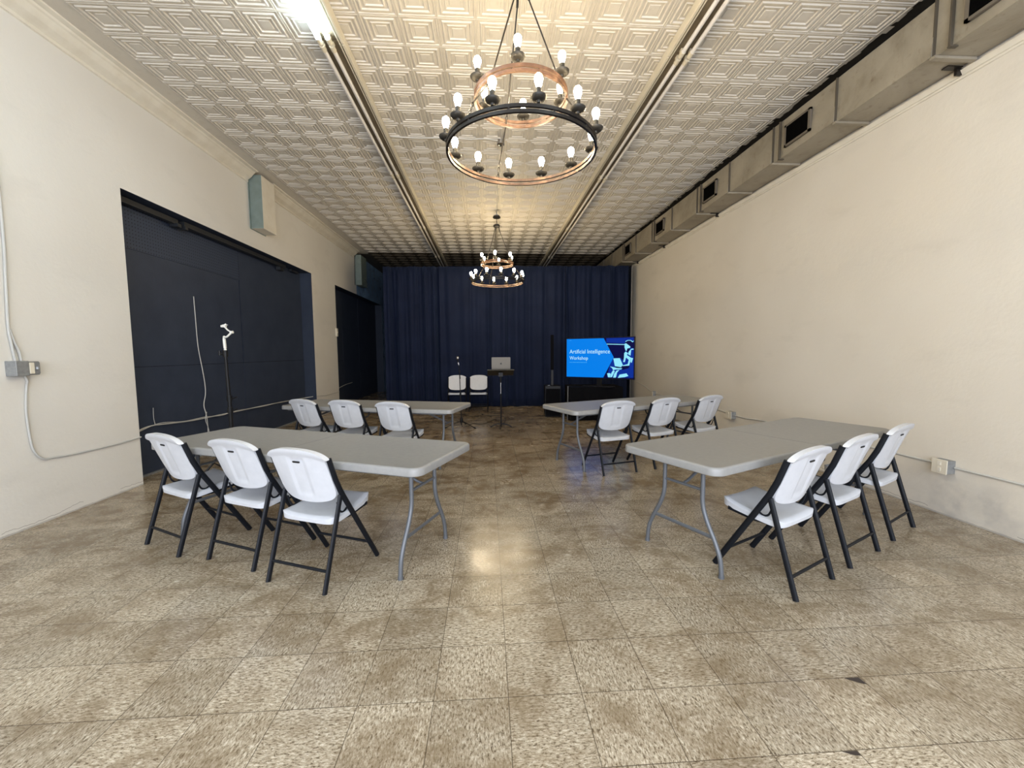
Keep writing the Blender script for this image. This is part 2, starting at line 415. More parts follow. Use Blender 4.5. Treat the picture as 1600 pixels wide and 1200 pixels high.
# pressed-tin ceiling: every cell is real stepped relief
def make_ceiling():
    verts = []; faces = []; mids = []
    prof = [(.040, .004), (.044, .004), (.049, .0), (.070, .0), (.075, .008), (.083, .008), (.088, .001), (.108, .001),
            (.114, .010), (.126, .010), (.132, .001), (.149, .001), (.153, .008), (.162, .008), (.1645, .003), (.16667, .003)]
    cell = 1 / 3.0
    def addcell(cx, cy, mi, hx=1.0):
        base = len(verts)
        for d, h in prof:
            for sx, sy in ((-1, -1), (1, -1), (1, 1), (-1, 1)):
                verts.append((cx + sx * d * hx, cy + sy * d, C - h * 1.3))
        faces.append((base, base + 3, base + 2, base + 1)); mids.append(mi)
        for i in range(len(prof) - 1):
            a = base + 4 * i; b = a + 4
            for k in range(4):
                k2 = (k + 1) % 4
                faces.append((a + k, a + k2, b + k2, b + k)); mids.append(mi)
    x0 = -1.0667 - 7 * cell
    nx = 21
    y = 3.752 + cell / 2 - 21 * cell
    while y < YF:
        for i in range(nx):
            cx = x0 + cell * (i + .5)
            addcell(cx, y, 1 if y > NAVY_Y + .05 else 0)
        y += cell
    xe = x0 + nx * cell
    def flat(xa, xb, ya, yb, mi, z=C):
        b = len(verts); verts.extend([(xa, ya, z), (xa, yb, z), (xb, yb, z), (xb, ya, z)]); faces.append((b, b + 1, b + 2, b + 3)); mids.append(mi)
    ysp = 3.752 + 25 * cell + cell
    ysp = NAVY_Y + .1
    flat(XL - .05, x0, YB, ysp, 0); flat(XL - .05, x0, ysp, YF, 1)
    # torn right-hand edge of the tin, with the dark cavity above the duct
    ya = YB; random.seed(3)
    while ya < YF:
        yb = ya + random.uniform(.03, .09); xj = xe - .0 + random.uniform(-.035, .03)
        b = len(verts); mi = 1 if ya > ysp else 0
        xw = 3.635 + random.uniform(-.028, .03)
        verts.extend([(xe, ya, C - .008), (xe, yb, C - .008), (xw, yb, C - .004), (xw + random.uniform(-.012, .012), ya, C - .004)])
        faces.append((b, b + 1, b + 2, b + 3)); mids.append(mi); ya = yb
    me = bpy.data.meshes.new('ceiling'); me.from_pydata(verts, [], faces)
    # solid slab above
    bm = BM(); bm.from_mesh(me); bpy.data.meshes.remove(me)
    bm.faces.ensure_lookup_table()
    for f, mi in zip(bm.faces, mids): f.material_index = mi
    box(bm, -4.3, XR + .3, YB - .3, YF + .3, C + .10, C + .5, 2)
    o = finish('ceiling', bm, [M['tin'], M['tin_dark'], M['cavity_dark']], solid=-1)
    return tag(o, kind='structure')
make_ceiling()

# crown moulding on the left wall (interrupted by the wall boxes) and the thin one under the duct
def crown(name, x, sgn, y0, y1, prof, m):
    bm = BM(); A = [bm.verts.new((x + sgn * dx, y0, z)) for dx, z in prof]; B = [bm.verts.new((x + sgn * dx, y1, z)) for dx, z in prof]
    n = len(prof)
    for i in range(n): bm.faces.new((A[i], A[(i + 1) % n], B[(i + 1) % n], B[i]))
    bm.faces.new(A[::-1]); bm.faces.new(B)
    return struct(name, bm, m)
cp = [(0, C - .17), (.015, C - .165), (.02, C - .145), (.012, C - .135), (.03, C - .12), (.07, C - .09), (.105, C - .045), (.12, C - .035), (.13, C - .02), (.175, C - .012), (.18, C + .0), (0, C + .0)]
crown('trim_1', XL, 1, YB, 6.9, cp, M['trimc']); crown('trim_2', XL, 1, 7.36, 12.03, cp, M['trimc'])
rp = [(0, 3.60), (.012, 3.603), (.018, 3.615), (.010, 3.63), (.022, 3.65), (.03, 3.665), (0, 3.668)]
crown('trim_3', XR, -1, YB, 10.6, rp, M['trimc'])
# sliding-door track under the header of the near opening
bm = BM(); box(bm, XP + .03, XP + .10, 4.6, 5.55, 3.055, 3.115); box(bm, XP + .04, XP + .12, 5.63, 8.28, 3.06, 3.12)
box(bm, XP + .03, XP + .13, 5.50, 5.56, 3.02, 3.06); box(bm, XP + .03, XP + .13, 5.63, 5.68, 3.02, 3.06); box(bm, XP + .02, XP + .1, 8.1, 8.25, 3.0, 3.06)
box(bm, XP + .03, XP + .08, 8.6, 8.9, 3.07, 3.11)
struct('trim_4', bm, mat('dark_track', (.016, .018, .022), .5))

# ================================================================== fluorescent fixtures
def tube(bm, x, y0, y1, z, r=.019): sweep(bm, [(x, y0, z), (x, y1, z)], r, 12)
def fixture(name, xc, side, y0, y1, lit, label, group):
    t = thing(name, label, 'ceiling light', (xc, (y0 + y1) / 2, C - .0145), 0, group); h = (y1 - y0) / 2 - .004
    bm = BM(); box(bm, -.105, .105, -h, h, -.045, .0); finish('housing', bm, M['fix_pan'], t)
    bm = BM(); s = side
    box(bm, min(s * .105, s * .130), max(s * .105, s * .130), -h, h, -.085, 0)
    box(bm, min(s * .078, s * .092), max(s * .078, s * .092), -h, h, -.075, -.045)
    finish('side_trim', bm, M['fix_trim'], t, bevel=.004)
    for dx in (-.075, .010):
        dx = dx * s if s > 0 else -dx
        bm = BM(); tube(bm, dx, -h + .06, h - .06, -.085); finish('tube', bm, M['tube_on' if lit else 'tube_off'], t, smooth=True)
        for e in (-1, 1):
            bm = BM(); sweep(bm, [(dx, e * (h - .075), -.085), (dx, e * (h - .01), -.085)], .024, 10)
            box(bm, dx - .016, dx + .016, e * (h - .04) - .02, e * (h - .04) + .02, -.10, -.04)
            finish('lamp_holder', bm, M['fix_trim'], t, smooth=True)
    return t
ys = [-1.50, 1.24, 3.98, 6.72, 9.46, 12.20, 14.94]
names = ['nearest the front windows', 'ending at the top of the picture', 'first unlit one past the lit tubes', 'second unlit one past the lit tubes', 'third unlit one, left of far chandelier', 'over the curtain on dark ceiling']
for k in range(6):
    if k == 0:
        pass
    lit = k < 2
    fixture('fluorescent_fixture', -1.385, 1, ys[k], ys[k + 1], lit, ('lit ' if lit else '') + 'twin tube fixture of the left ceiling row, ' + names[k], 'fluorescent fixtures in the left ceiling row')
rn = ['nearest the front windows', 'cut by the top picture edge', 'second along, beside the near chandelier', 'third along, between the two chandeliers', 'fourth along, beside the far chandelier', 'over the curtain on dark ceiling']
for k in range(6):
    lit = k == 0
    fixture('fluorescent_fixture', 1.865, -1, ys[k], ys[k + 1], lit, 'twin tube fixture of the right ceiling row, ' + rn[k], 'fluorescent fixtures in the right ceiling row')

# ================================================================== sheet-metal duct along the right wall
duct = thing('air_duct', 'long dusty sheet metal air duct under the ceiling along the right wall', 'duct', (0, 0, 0))
DZ0, DZ1 = 3.69, 4.11
def dx_at(y): return 3.505 if y < 6.8 else 3.505 - .012 * min(y - 6.8, 3.5)
def dz_at(y): return DZ0
seams = [YB + .05 + 0 * k for k in range(1)]
yy = 3.16 - .9 * 6; sl = []
while yy < 13.3: sl.append(yy); yy += .9
for i, (a, b) in enumerate(zip(sl, sl[1:])):
    xa, xb = dx_at(a) - .018, dx_at(b) + .014
    bm = BM()
    A = (xa, a, DZ0); Bv = (xb, b, DZ0); Cc = (xb, b, DZ1); D = (dx_at(a) + .01, a, DZ1)
    mid = ((dx_at(a) + .012), a + (b - a) * .28, DZ1)
    va, vb, vc, vd, vm = [bm.verts.new(p) for p in (A, Bv, Cc, D, mid)]
    bm.faces.new((vb, va, vd, vm)); bm.faces.new((vb, vm, vc))
    wa, wb, wc, wd = [bm.verts.new(p) for p in ((XR - .03, a, DZ0), (XR - .03, b, DZ0), (XR - .03, b, DZ1), (XR - .03, a, DZ1))]
    bm.faces.new((va, vb, wb, wa)); bm.faces.new((wd, wc, vc, vm, vd)); bm.faces.new((wa, wb, wc, wd)); bm.faces.new((va, wa, wd, vd)); bm.faces.new((vb, vc, wc, wb))
    finish('duct_section', bm, M['duct'], duct)
    bm = BM(); x = dx_at(b)
    box(bm, x - .016, XR - .035, b - .03, b + .012, DZ0 - .022, DZ0 - .001); finish('flange', bm, M['duct'], duct, bevel=.003)
    bm = BM(); box(bm, x - .008, x + .02, b - .006, b + .004, DZ0, DZ1); finish('seam', bm, M['duct_seam'], duct)
    if i % 2 == 1:
        bm = BM(); x2 = dx_at(b - .22); box(bm, x2 - .014, x2 + .01, b - .13, b - .115, DZ0 - .005, DZ1); box(bm, x2 - .014, x2 + .05, b - .135, b - .11, DZ0 - .012, DZ0 - .002)
        finish('hanger_strap', bm, M['duct_seam'], duct)
for k, yc in enumerate([2.75, 4.55, 6.35, 8.15, 9.95]):
    x = dx_at(yc) - .02; h0, h1, w = 3.77, 4.01, .19
    bm = BM()
    for (a, b, c, d) in ((yc - w, yc + w, h0, h0 + .022), (yc - w, yc + w, h1 - .022, h1), (yc - w, yc - w + .028, h0, h1), (yc + w - .028, yc + w, h0, h1)):
        box(bm, x - .005, x + .02, a, b, c, d)
    vt = finish('vent_frame', bm, M['grille'], duct)
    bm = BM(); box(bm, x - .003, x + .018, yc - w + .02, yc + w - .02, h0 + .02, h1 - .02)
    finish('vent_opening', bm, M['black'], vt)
for yb in (3.25, 6.72, 8.75, 10.3):
    bm = BM(); box(bm, XR - .06, XR - .002, yb, yb + .02, DZ0 - .06, DZ0 - .01); box(bm, XR - .16, XR - .03, yb - .02, yb + .03, DZ0 - .012, DZ0 - .004)
    finish('bracket', bm, M['iron'], duct)

# ================================================================== painted boxes high on the left wall
t = thing('wall_box', 'tall boxed casing with grey green side high above the near blue opening', 'casing', (XL, 7.12, 3.42))
bm = BM(); box(bm, 0.0, .20, -.19, .21, 0, .83); bm.normal_update()
for f in bm.faces:
    if f.calc_center_median().y < -.1 or f.calc_center_median().z < .05 and abs(f.calc_center_median().y) < .01 : f.material_index = 1 if f.calc_center_median().y < -.1 else 0
finish('casing_body', bm, [M['trimc'], M['teal']], t, bevel=.004)
bm = BM(); box(bm, 0, .012, -.215, .235, -.01, .84); finish('back_plate', bm, M['teal'], t)
t = thing('wall_box', 'narrow grey green casing high on the left wall next to the far blue opening', 'casing', (XL, 12.25, 3.36))
bm = BM(); box(bm, 0.0, .19, -.16, .36, 0, .86); finish('casing_body', bm, M['teal'], t, bevel=.02)
bm = BM(); sweep(bm, smooth_path([(.195, .16, .22), (.215, .17, .19), (.215, .18, .14), (.195, .18, .12)]), .006, 8); finish('latch', bm, M['iron'], t)
bm = BM(); sweep(bm, smooth_path([(-.0 + .01, -.2, .0), (.02, -.2, .6), (.03, -.19, .80), (.06, -.05, .9), (.12, .15, .89)]), .008, 8); finish('cable', bm, M['cable_black'], t, smooth=True)

# ================================================================== curtains and drape frame
CX0, CX1 = -2.60, 3.63
def cy(x): return 10.60 - (x - CX0) * (.30 / 6.23)
HC = 3.56
def curtain(x0, x1, dens, amp, seed, label):
    rnd = random.Random(seed); bm = BM(); n = int((x1 - x0) * 90); nz = 14
    ph = [rnd.uniform(0, 6.28) for _ in range(6)]; fr = [dens * rnd.uniform(.75, 1.3) for _ in range(3)] + [dens * .35, dens * 2.3, dens * .13]
    def off(u, z):
        zz = z / HC
        s = 0
        for k in range(3): s += math.sin(u * fr[k] + ph[k] + .5 * math.sin(zz * 2 + ph[k]))
        s = s / 3 + .5 * math.sin(u * fr[3] + ph[3]) + .25 * (zz ** 2 + .3) * math.sin(u * fr[4] + ph[4])
        pl = (.5 + .5 * math.sin(u * fr[0] * .62 + ph[4] + .35 * math.sin(zz * 2.2 + ph[1]))) ** 7 + .7 * (.5 + .5 * math.sin(u * fr[1] * .41 + ph[5] + .3 * math.sin(zz * 3))) ** 9
        return amp * (s * .7 + 1.5 * pl) * (1.05 - .35 * zz) + .01 * math.sin(zz * 9 + u * 3)
    g = [[bm.verts.new((x0 + (x1 - x0) * i / n, cy(x0 + (x1 - x0) * i / n) + off(x0 + (x1 - x0) * i / n, HC * j / nz), .012 + HC * j / nz + (.012 * abs(math.sin(i * .9)) if j == nz else 0))) for j in range(nz + 1)] for i in range(n + 1)]
    for i in range(n):
        for j in range(nz): bm.faces.new((g[i][j], g[i + 1][j], g[i + 1][j + 1], g[i][j + 1]))
    o = finish('curtain', bm, M['drape'], smooth=False)
    for p in o.data.polygons: p.use_smooth = True
    s = o.modifiers.new('cloth', 'SOLIDIFY'); s.thickness = .004
    return tag(o, label, 'curtain', 'navy stage drapes')
curtain(-2.60, -1.20, 24, .075, 1, 'leftmost navy drape with dense folds beside the dark far opening')
curtain(-1.20, -.43, 14, .040, 2, 'flat smooth navy drape behind the microphone stand, second from left')
curtain(-.43, 2.01, 17, .055, 4, 'wide navy drape hanging behind the laptop and the far chandelier')
curtain(2.01, 3.62, 22, .070, 5, 'rightmost navy drape with dense folds behind the television')
t = thing('drape_frame', 'pipe frame carrying the navy drapes with grey uprights', 'drape frame', (0, 0, 0))
bm = BM(); sweep(bm, [(CX0 - .02, cy(CX0) + .24, HC - .03), (CX1 + .06, cy(CX1) + .24, HC - .03)], .02, 10); finish('top_bar', bm, M['pole'], t)
for x, dy in ((CX0 - .0, .24), (CX1 + .06, .0), (1.0, .24)):
    bm = BM(); sweep(bm, [(x, cy(x) + dy, .01), (x, cy(x) + dy, HC - .02)], .013, 10); finish('upright', bm, M['pole'], t, smooth=True)
    bm = BM(); box(bm, x - .2, x + .2, cy(x) + dy - .2, cy(x) + dy + .2, 0, .01); finish('base_plate', bm, M['iron'], t)

# ================================================================== chandeliers
def hoop(bm, r, z0, z1, th, n=72, mi_out=0, mi_in=1):
    ro, ri = r, r - th
    V = []
    for k in range(n):
        a = 2 * PI * k / n; c, s = math.cos(a), math.sin(a)
        V.append([bm.verts.new((ro * c, ro * s, z0)), bm.verts.new((ro * c, ro * s, z1)), bm.verts.new((ri * c, ri * s, z1)), bm.verts.new((ri * c, ri * s, z0))])
    for k in range(n):
        a, b = V[k], V[(k + 1) % n]
        for e, mi in ((0, mi_out), (1, mi_out), (2, mi_in), (3, mi_out)):
            f = bm.faces.new((a[e], b[e], b[(e + 1) % 4], a[(e + 1) % 4])); f.material_index = mi
def make_chandelier(label):
    T = thing('chandelier', label, 'chandelier', (.262, 3.06, 0), 0, 'two tier ring chandeliers')
    ZB, ZS, ZH, RB, RS = 2.862, 3.225, 3.985, .540, .335
    bm = BM(); lathe(bm, [(.005, -.012), (.075, -.012), (.08, 0), (.07, .02), (.0, .022)], 24, (0, 0, 4.158)); finish('canopy', bm, M['iron'], T, smooth=True)
    bm = BM(); box(bm, -.028, .028, -.028, .028, 4.18, 4.21)
    for dx in (-.045, .045): lathe(bm, [(0, 0), (.012, .0), (.012, .02), (0, .02)], 10, (dx, 0, 4.185))
    sweep(bm, [(0, 0, 4.205), (0, 0, C - .012)], .010, 8); finish('ceiling_box', bm, M['galv'], T)
    bm = BM()
    for k in range(5):
        pts = []; z = 4.02 + k * .027
        for q in range(12):
            a = 2 * PI * q / 12
            v = (.009 * math.cos(a), .0) if k % 2 else (0, .009 * math.cos(a))
            pts.append((v[0], v[1], z + .017 + .019 * math.sin(a)))
        sweep(bm, pts, .003, 6, closed=True)
    finish('chain', bm, M['iron'], T, smooth=True)
    bm = BM(); lathe(bm, [(.0, -.035), (.045, -.03), (.065, -.012), (.068, .012), (.05, .03), (0, .04)], 20, (0, 0, ZH)); finish('hub', bm, M['iron'], T, smooth=True)
    for nm, r, z in (('lower_ring', RB, ZB), ('upper_ring', RS, ZS)):
        bm = BM(); hoop(bm, r, z - .026, z - .006, .016); hoop(bm, r, z + .006, z + .026, .016)
        for k in range(12):
            a = 2 * PI * k / 12 + .3; c = (r - .008) * math.cos(a); s = (r - .008) * math.sin(a)
            box(bm, c - .005, c + .005, s - .005, s + .005, z - .007, z + .007)
        rg = finish(nm, bm, [M['iron'] if nm == 'lower_ring' else M['wood'], M['wood']], T)
    for a in (107, -13, 227):
        a = R(a); c, s = math.cos(a), math.sin(a)
        bm = BM(); sweep(bm, [(.045 * c, .045 * s, ZH - .02), (.06 * c, .06 * s, ZH - .10)], .009, 8)
        sweep(bm, [(.06 * c, .06 * s, ZH - .10), ((RS - .045) * c, (RS - .045) * s, ZS + .06)], .0055, 8); finish('rod', bm, M['iron'], T, smooth=True)
        bm = BM(); p0 = Vector(((RS - .045) * c, (RS - .045) * s, ZS + .06)); p1 = Vector(((RS - .02) * c, (RS - .02) * s, ZS - .01))
        def link(bm, A, B, n):
            A = Vector(A); B = Vector(B); d = (B - A); L = d.length / n; d.normalize(); sd = Vector((-s, c, 0)); ot = d.cross(sd)
            for k in range(n):
                ce = A + d * L * (k + .5); w = sd if k % 2 else ot
                sweep(bm, [ce + d * (L * .62) * math.sin(2 * PI * q / 10) + w * .009 * math.cos(2 * PI * q / 10) for q in range(10)], .0026, 5, closed=True)
        link(bm, p0, p1, 3); finish('chain', bm, M['iron'], T, smooth=True)
        bm = BM(); q0 = Vector(((RS - .01) * c, (RS - .01) * s, ZS - .03)); q1 = Vector(((RB - .05) * c, (RB - .05) * s, ZB + .12))
        sweep(bm, [q0, q1], .0055, 8); finish('rod', bm, M['iron'], T, smooth=True)
        bm = BM(); link(bm, q1, ((RB - .008) * c, (RB - .008) * s, ZB + .02), 4); finish('chain', bm, M['iron'], T, smooth=True)
    angs = [(RB, ZB, 6.5 + 30 * k) for k in range(12)] + [(RS, ZS, 22 + 60 * k) for k in range(6)]
    for r, z, a in angs:
        a = R(a); c, s = math.cos(a), math.sin(a); rr = r - .004
        bm = BM(); lathe(bm, [(.0, .03), (.012, .03), (.014, .042), (.036, .046), (.048, .058), (.050, .066), (.044, .062), (.018, .056), (0, .056)], 18, (rr * c, rr * s, z))
        cu = finish('candle_cup', bm, M['cup'], T, smooth=True)
        bm = BM(); lathe(bm, [(0, .056), (.0165, .056), (.0165, .115), (0, .115)], 14, (rr * c, rr * s, z)); finish('candle_sleeve', bm, M['cup'], cu, smooth=True)
        bm = BM(); lathe(bm, [(0.0, .112), (.013, .113), (.016, .125), (.021, .142), (.026, .158), (.0265, .168), (.023, .183), (.014, .193), (.0, .197)], 12, (rr * c, rr * s, z))
        finish('bulb', bm, M['bulb'], cu, smooth=True)
    return T
ch1 = make_chandelier('large near two tier ring chandelier with lit bulbs at the top of the picture')
ch2 = dup(ch1, 'far two tier ring chandelier with lit bulbs in front of the navy curtain', loc=(.222, 8.5, -.012))
# surface wiring on the ceiling
bm = BM(); sweep(bm, smooth_path([(-1.25, 5.70, C - .02), (-.9, 5.72, C - .022), (-.5, 5.70, C - .02), (-.2, 5.72, C - .022), (.0, 5.70, C - .02), (.17, 5.74, C - .02)], 5), .009, 8)
tag(finish('ceiling_cable', bm, M['cable'], smooth=True), 'white cable along the ceiling from the left light row to the small metal box', 'cable')
t = thing('junction_box', 'small round metal junction box on the ceiling between the chandeliers', 'junction box', (.215, 5.76, C - .012))
bm = BM(); lathe(bm, [(0, -.06), (.035, -.06), (.05, -.05), (.052, 0), (0, 0)], 16); finish('box_body', bm, M['chrome'], t, smooth=True)
bm = BM(); lathe(bm, [(0, -.075), (.018, -.07), (.02, -.058), (0, -.056)], 12); finish('cover_nut', bm, M['iron'], t, smooth=True)
bm = BM(); sweep(bm, smooth_path([(.215, 7.15, C - .012), (.20, 7.3, C - .03), (.225, 7.6, C - .015), (.235, 7.9, C - .03), (.22, 8.2, C - .015), (.222, 8.43, C - .05)], 5), .005, 6)
tag(finish('lamp_cord', bm, M['cable_grey'], smooth=True), 'thin loose wire swagged along the ceiling to the far chandelier', 'wire')

# ================================================================== folding tables
def make_table(label, loc, rz):
    T = thing('folding_table', label, 'table', loc, rz, 'long grey folding tables')
    hz = .74; bm = BM()
    prof = [(-.004, .690), (.0, .694), (.0, .728), (-.003, .735), (-.010, .740), (-.022, .7405)]
    rings = []
    for d, z in prof:
        rings.append([bm.verts.new((x, y, z)) for x, y in rrect(1.19 + d, .38 + d, .075 + d, 8)])
    n = len(rings[0])
    for a, b in zip(rings, rings[1:]):
        for k in range(n): bm.faces.new((a[k], a[(k + 1) % n], b[(k + 1) % n], b[k]))
    inner = [bm.verts.new((x, y, .7385)) for x, y in rrect(1.16, .35, .05, 8)]
    for k in range(n): bm.faces.new((rings[-1][k], rings[-1][(k + 1) % n], inner[(k + 1) % n], inner[k]))
    bm.faces.new(inner)
    inn2 = [bm.verts.new((x, y, .690)) for x, y in rrect(1.16, .35, .05, 8)]; in3 = [bm.verts.new((x, y, .715)) for x, y in rrect(1.155, .345, .045, 8)]
    for k in range(n):
        bm.faces.new((rings[0][(k + 1) % n], rings[0][k], inn2[k], inn2[(k + 1) % n])); bm.faces.new((inn2[(k + 1) % n], inn2[k], in3[k], in3[(k + 1) % n]))
    bm.faces.new(in3[::-1])
    top = finish('tabletop', bm, M['table_grey'], T, smooth=True)
    bm = BM(); box(bm, -.0012, .0012, -.35, .35, .7383, .7390); finish('fold_seam', bm, M['leg_grey'], top)
    for sy in (-1, 1):
        bm = BM(); box(bm, -1.10, 1.10, sy * .325 - .012, sy * .325 + .012, .672, .715); finish('side_rail', bm, M['leg_grey'], T, bevel=.003)
    for sx in (-1, 1):
        X = sx * .99
        for sy in (-1, 1):
            pts = smooth_path([(X, sy * .15, .70), (X, sy * .15, .55), (X, sy * .153, .43), (X, sy * .185, .33), (X, sy * .245, .215), (X, sy * .283, .12), (X, sy * .295, .03), (X, sy * .296, .004)], 5)
            bm = BM(); sweep(bm, pts, .0145, 12); lg = finish('leg', bm, M['leg_grey'], T, smooth=True)
            bm = BM(); sweep(bm, [(X, sy * .296, .0), (X, sy * .296, .018)], .0175, 12); finish('foot_cap', bm, M['leg_grey'], lg, smooth=True)
        bm = BM(); sweep(bm, [(X, -.235, .235), (X, .235, .235)], .013, 8, rb=.006); finish('crossbar', bm, M['leg_grey'], T)
        bm = BM(); sweep(bm, [(X, -.15, .52), (X, .15, .52)], .010, 10); finish('crossbar', bm, M['leg_grey'], T, smooth=True)
        bm = BM(); sweep(bm, [(X, 0, .52), (X - sx * .05, 0, .535), (X - sx * .16, 0, .59)], .010, 8); sweep(bm, [(X - sx * .14, 0, .58), (X - sx * .46, 0, .700)], .013, 8, rb=.007)
        finish('brace', bm, M['leg_grey'], T)
        bm = BM(); sweep(bm, [(X, -.32, .697), (X, .32, .697)], .012, 8); finish('hinge_bar', bm, M['leg_grey'], T)
    bm = BM(); pts = smooth_path([(-.08, -.335, .70), (-.085, -.345, .66), (-.07, -.36, .63), (0, -.365, .62), (.07, -.36, .63), (.085, -.345, .66), (.08, -.335, .70)], 4)
    sweep(bm, pts, .003, 6, rb=.012, up=(0, -1, 0)); finish('carry_strap', bm, M['strap'], T)
    return T
tb = make_table('long grey folding table on the left nearest the camera', (-1.362, 3.125, 0), R(-22.2))
dup(tb, 'long grey folding table on the right nearest the camera', loc=(2.205, 3.04, 0), rz=R(25.6))
dup(tb, 'long grey folding table at left rear behind three white chairs', loc=(-1.46, 5.45, 0), rz=R(-16))
dup(tb, 'long grey folding table at right rear near the television', loc=(1.925, 5.30, 0), rz=R(23))

# ================================================================== folding chairs
def make_chair(label, loc, rz, group):
    T = thing('folding_chair', label, 'chair', loc, rz, group)
    HW = .218
    def tb_(pts, ra=.0185, rb=.0105): # rounded rectangular tube
        b = BM(); sweep(b, pts, ra, 12, rb=rb, up=(0, 1, .2)); return b
    # side frame: front foot up to the backrest (local y forward, origin between the rear feet)
    for s in (-1, 1):
        x = s * HW
        pts = [(x, .492, .003), (x, .262, .400), (x, .165, .567), (x, .125, .655), (x, .078, .790)]
        lg = finish('leg', tb_(pts), M['chair_black'], T, smooth=True)
        xr = s * (HW - .0005 + .022) if False else s * (HW + .001)
        pts = [(xr, .0, .003), (xr, .075, .258), (xr, .16, .548)]
        finish('leg', tb_(pts, .0170, .0115), M['chair_black'], T, smooth=True)
        xr = s * (HW - .022)
        b = BM(); sweep(b, [(xr, .135, .392), (xr, .262, .384), (xr, .34, .392), (xr, .425, .402)], .013, 10, rb=.006, up=(0, 0, 1)); finish('seat_rail', b, M['chair_black'], T, smooth=True)
        b = BM(); sweep(b, smooth_path([(xr, .155, .50), (xr, .175, .44), (xr, .21, .425), (xr, .255, .455)], 4), .006, 8); finish('hinge_link', b, M['chair_black'], T, smooth=True)
    b = BM(); sweep(b, [(-HW, .032, .125), (HW, .032, .125)], .009, 10); finish('stretcher', b, M['chair_black'], T, smooth=True)
    b = BM(); sweep(b, [(-HW, .415, .136), (HW, .415, .136)], .009, 10); finish('stretcher', b, M['chair_black'], T, smooth=True)
    b = BM(); sweep(b, [(-HW, .262, .386), (HW, .262, .386)], .009, 10); finish('stretcher', b, M['chair_black'], T, smooth=True)
    # seat
    def sq(u, v, e=.14):      # unit square -> rounded outline in [-1,1]
        a, c = 2 * u - 1, 2 * v - 1; m = max(abs(a), abs(c)); q = math.hypot(a, c)
        f = m ** 5
        if q > 1e-6:
            r_ = 1 / ((abs(a / m) ** 7 + abs(c / m) ** 7) ** (1 / 7)) if m > 0 else 1
            k = 1 + (r_ - 1) * f
            a, c = a * k, c * k
        return a, c
    def seat_top(u, v):
        a, c = sq(u, v); w = .207 - .010 * c if True else .2; y = .290 + .195 * c
        z = .438 + .020 * c * c * (1 if c > 0 else .2) + .018 * max(c, -1) - .021 * (1 - a * a) * (1 - .5 * c * c)
        ed = max(abs(a), abs(c)); z -= .016 * max(0, (ed - .86) / .14) ** 2
        if c > .8: z -= .10 * (c - .8) ** 1.5
        return (a * w * (1.0 + .03 * (1 - abs(c))), y, z)
    def seat_bot(u, v):
        x, y, z = seat_top(u, v); a, c = sq(u, v)
        ed = max(abs(a), abs(c)); zz = .438 + .018 * c - .014 - .030 * (1 if ed > .9 else .55)
        return (x * .985, y + (.29 - y) * .015, zz)
    b = BM(); shell(b, seat_top, seat_bot, 20, 20); finish('seat', b, M['white_plastic'], T, smooth=True)
    # backrest: follows the frame, bowed, arched on top, wraps the tube ends
    def bk(u, v, th):
        a, c = sq(u, v); tt = (c + 1) / 2
        y0, z0 = .178, .515; y1, z1 = .066, .822
        hw = .2 + .030 * tt ** 1.5
        arch = .043 * (1 - abs(a) ** 2.4) - .012
        z = z0 + (z1 - z0) * tt + arch * tt - .022 * (1 - a * a) * (1 - tt)
        y = y0 + (y1 - y0) * tt - .030 * (1 - a * a) - .014
        if th == 0:      # rear skin
            yy = y - .006
            rec = min(1, max(0, (.30 - abs(a)) / .05)) * min(1, max(0, (tt - .10) / .06)) * min(1, max(0, (.86 - tt) / .04))
            yy += .007 * rec
            if tt > .88: yy -= .010 * min(1, (tt - .88) / .05)
        else:
            yy = y + .014
            if tt > .88: yy += .008 * min(1, (tt - .88) / .05)
        hw_ = .209 if tt < .88 else .209 + .024 * min(1, (tt - .88) / .03)
        hw_ -= .012 * max(0, 1 - tt / .30) ** 2
        return (a * hw_, yy, z)
    b = BM(); shell(b, lambda u, v: bk(u, v, 0), lambda u, v: bk(u, v, 1), 32, 28); br = finish('backrest', b, M['white_plastic'], T, smooth=True)
    y_ = .066 + .112 * .24 - .030 - .014; z_ = .765
    b = BM(); o_ = rrect(.026, .0055, .005, 4)
    A = [b.verts.new((x, y_ - .0045 + (-.0) - yy2 * .36 , z_ + yy2)) for x, yy2 in o_]; B2 = [b.verts.new((x, y_ + .006 - yy2 * .36, z_ + yy2)) for x, yy2 in o_]
    n = len(o_); b.faces.new(A); b.faces.new(B2[::-1])
    for k in range(n): b.faces.new((A[k], A[(k + 1) % n], B2[(k + 1) % n], B2[k]))
    finish('handle_slot', b, M['slot'], br)
    return T
c0 = make_chair('white folding chair at the near left table, closest to the centre aisle', (-1.171, 2.423, 0), R(-22.1), 'white folding chairs')
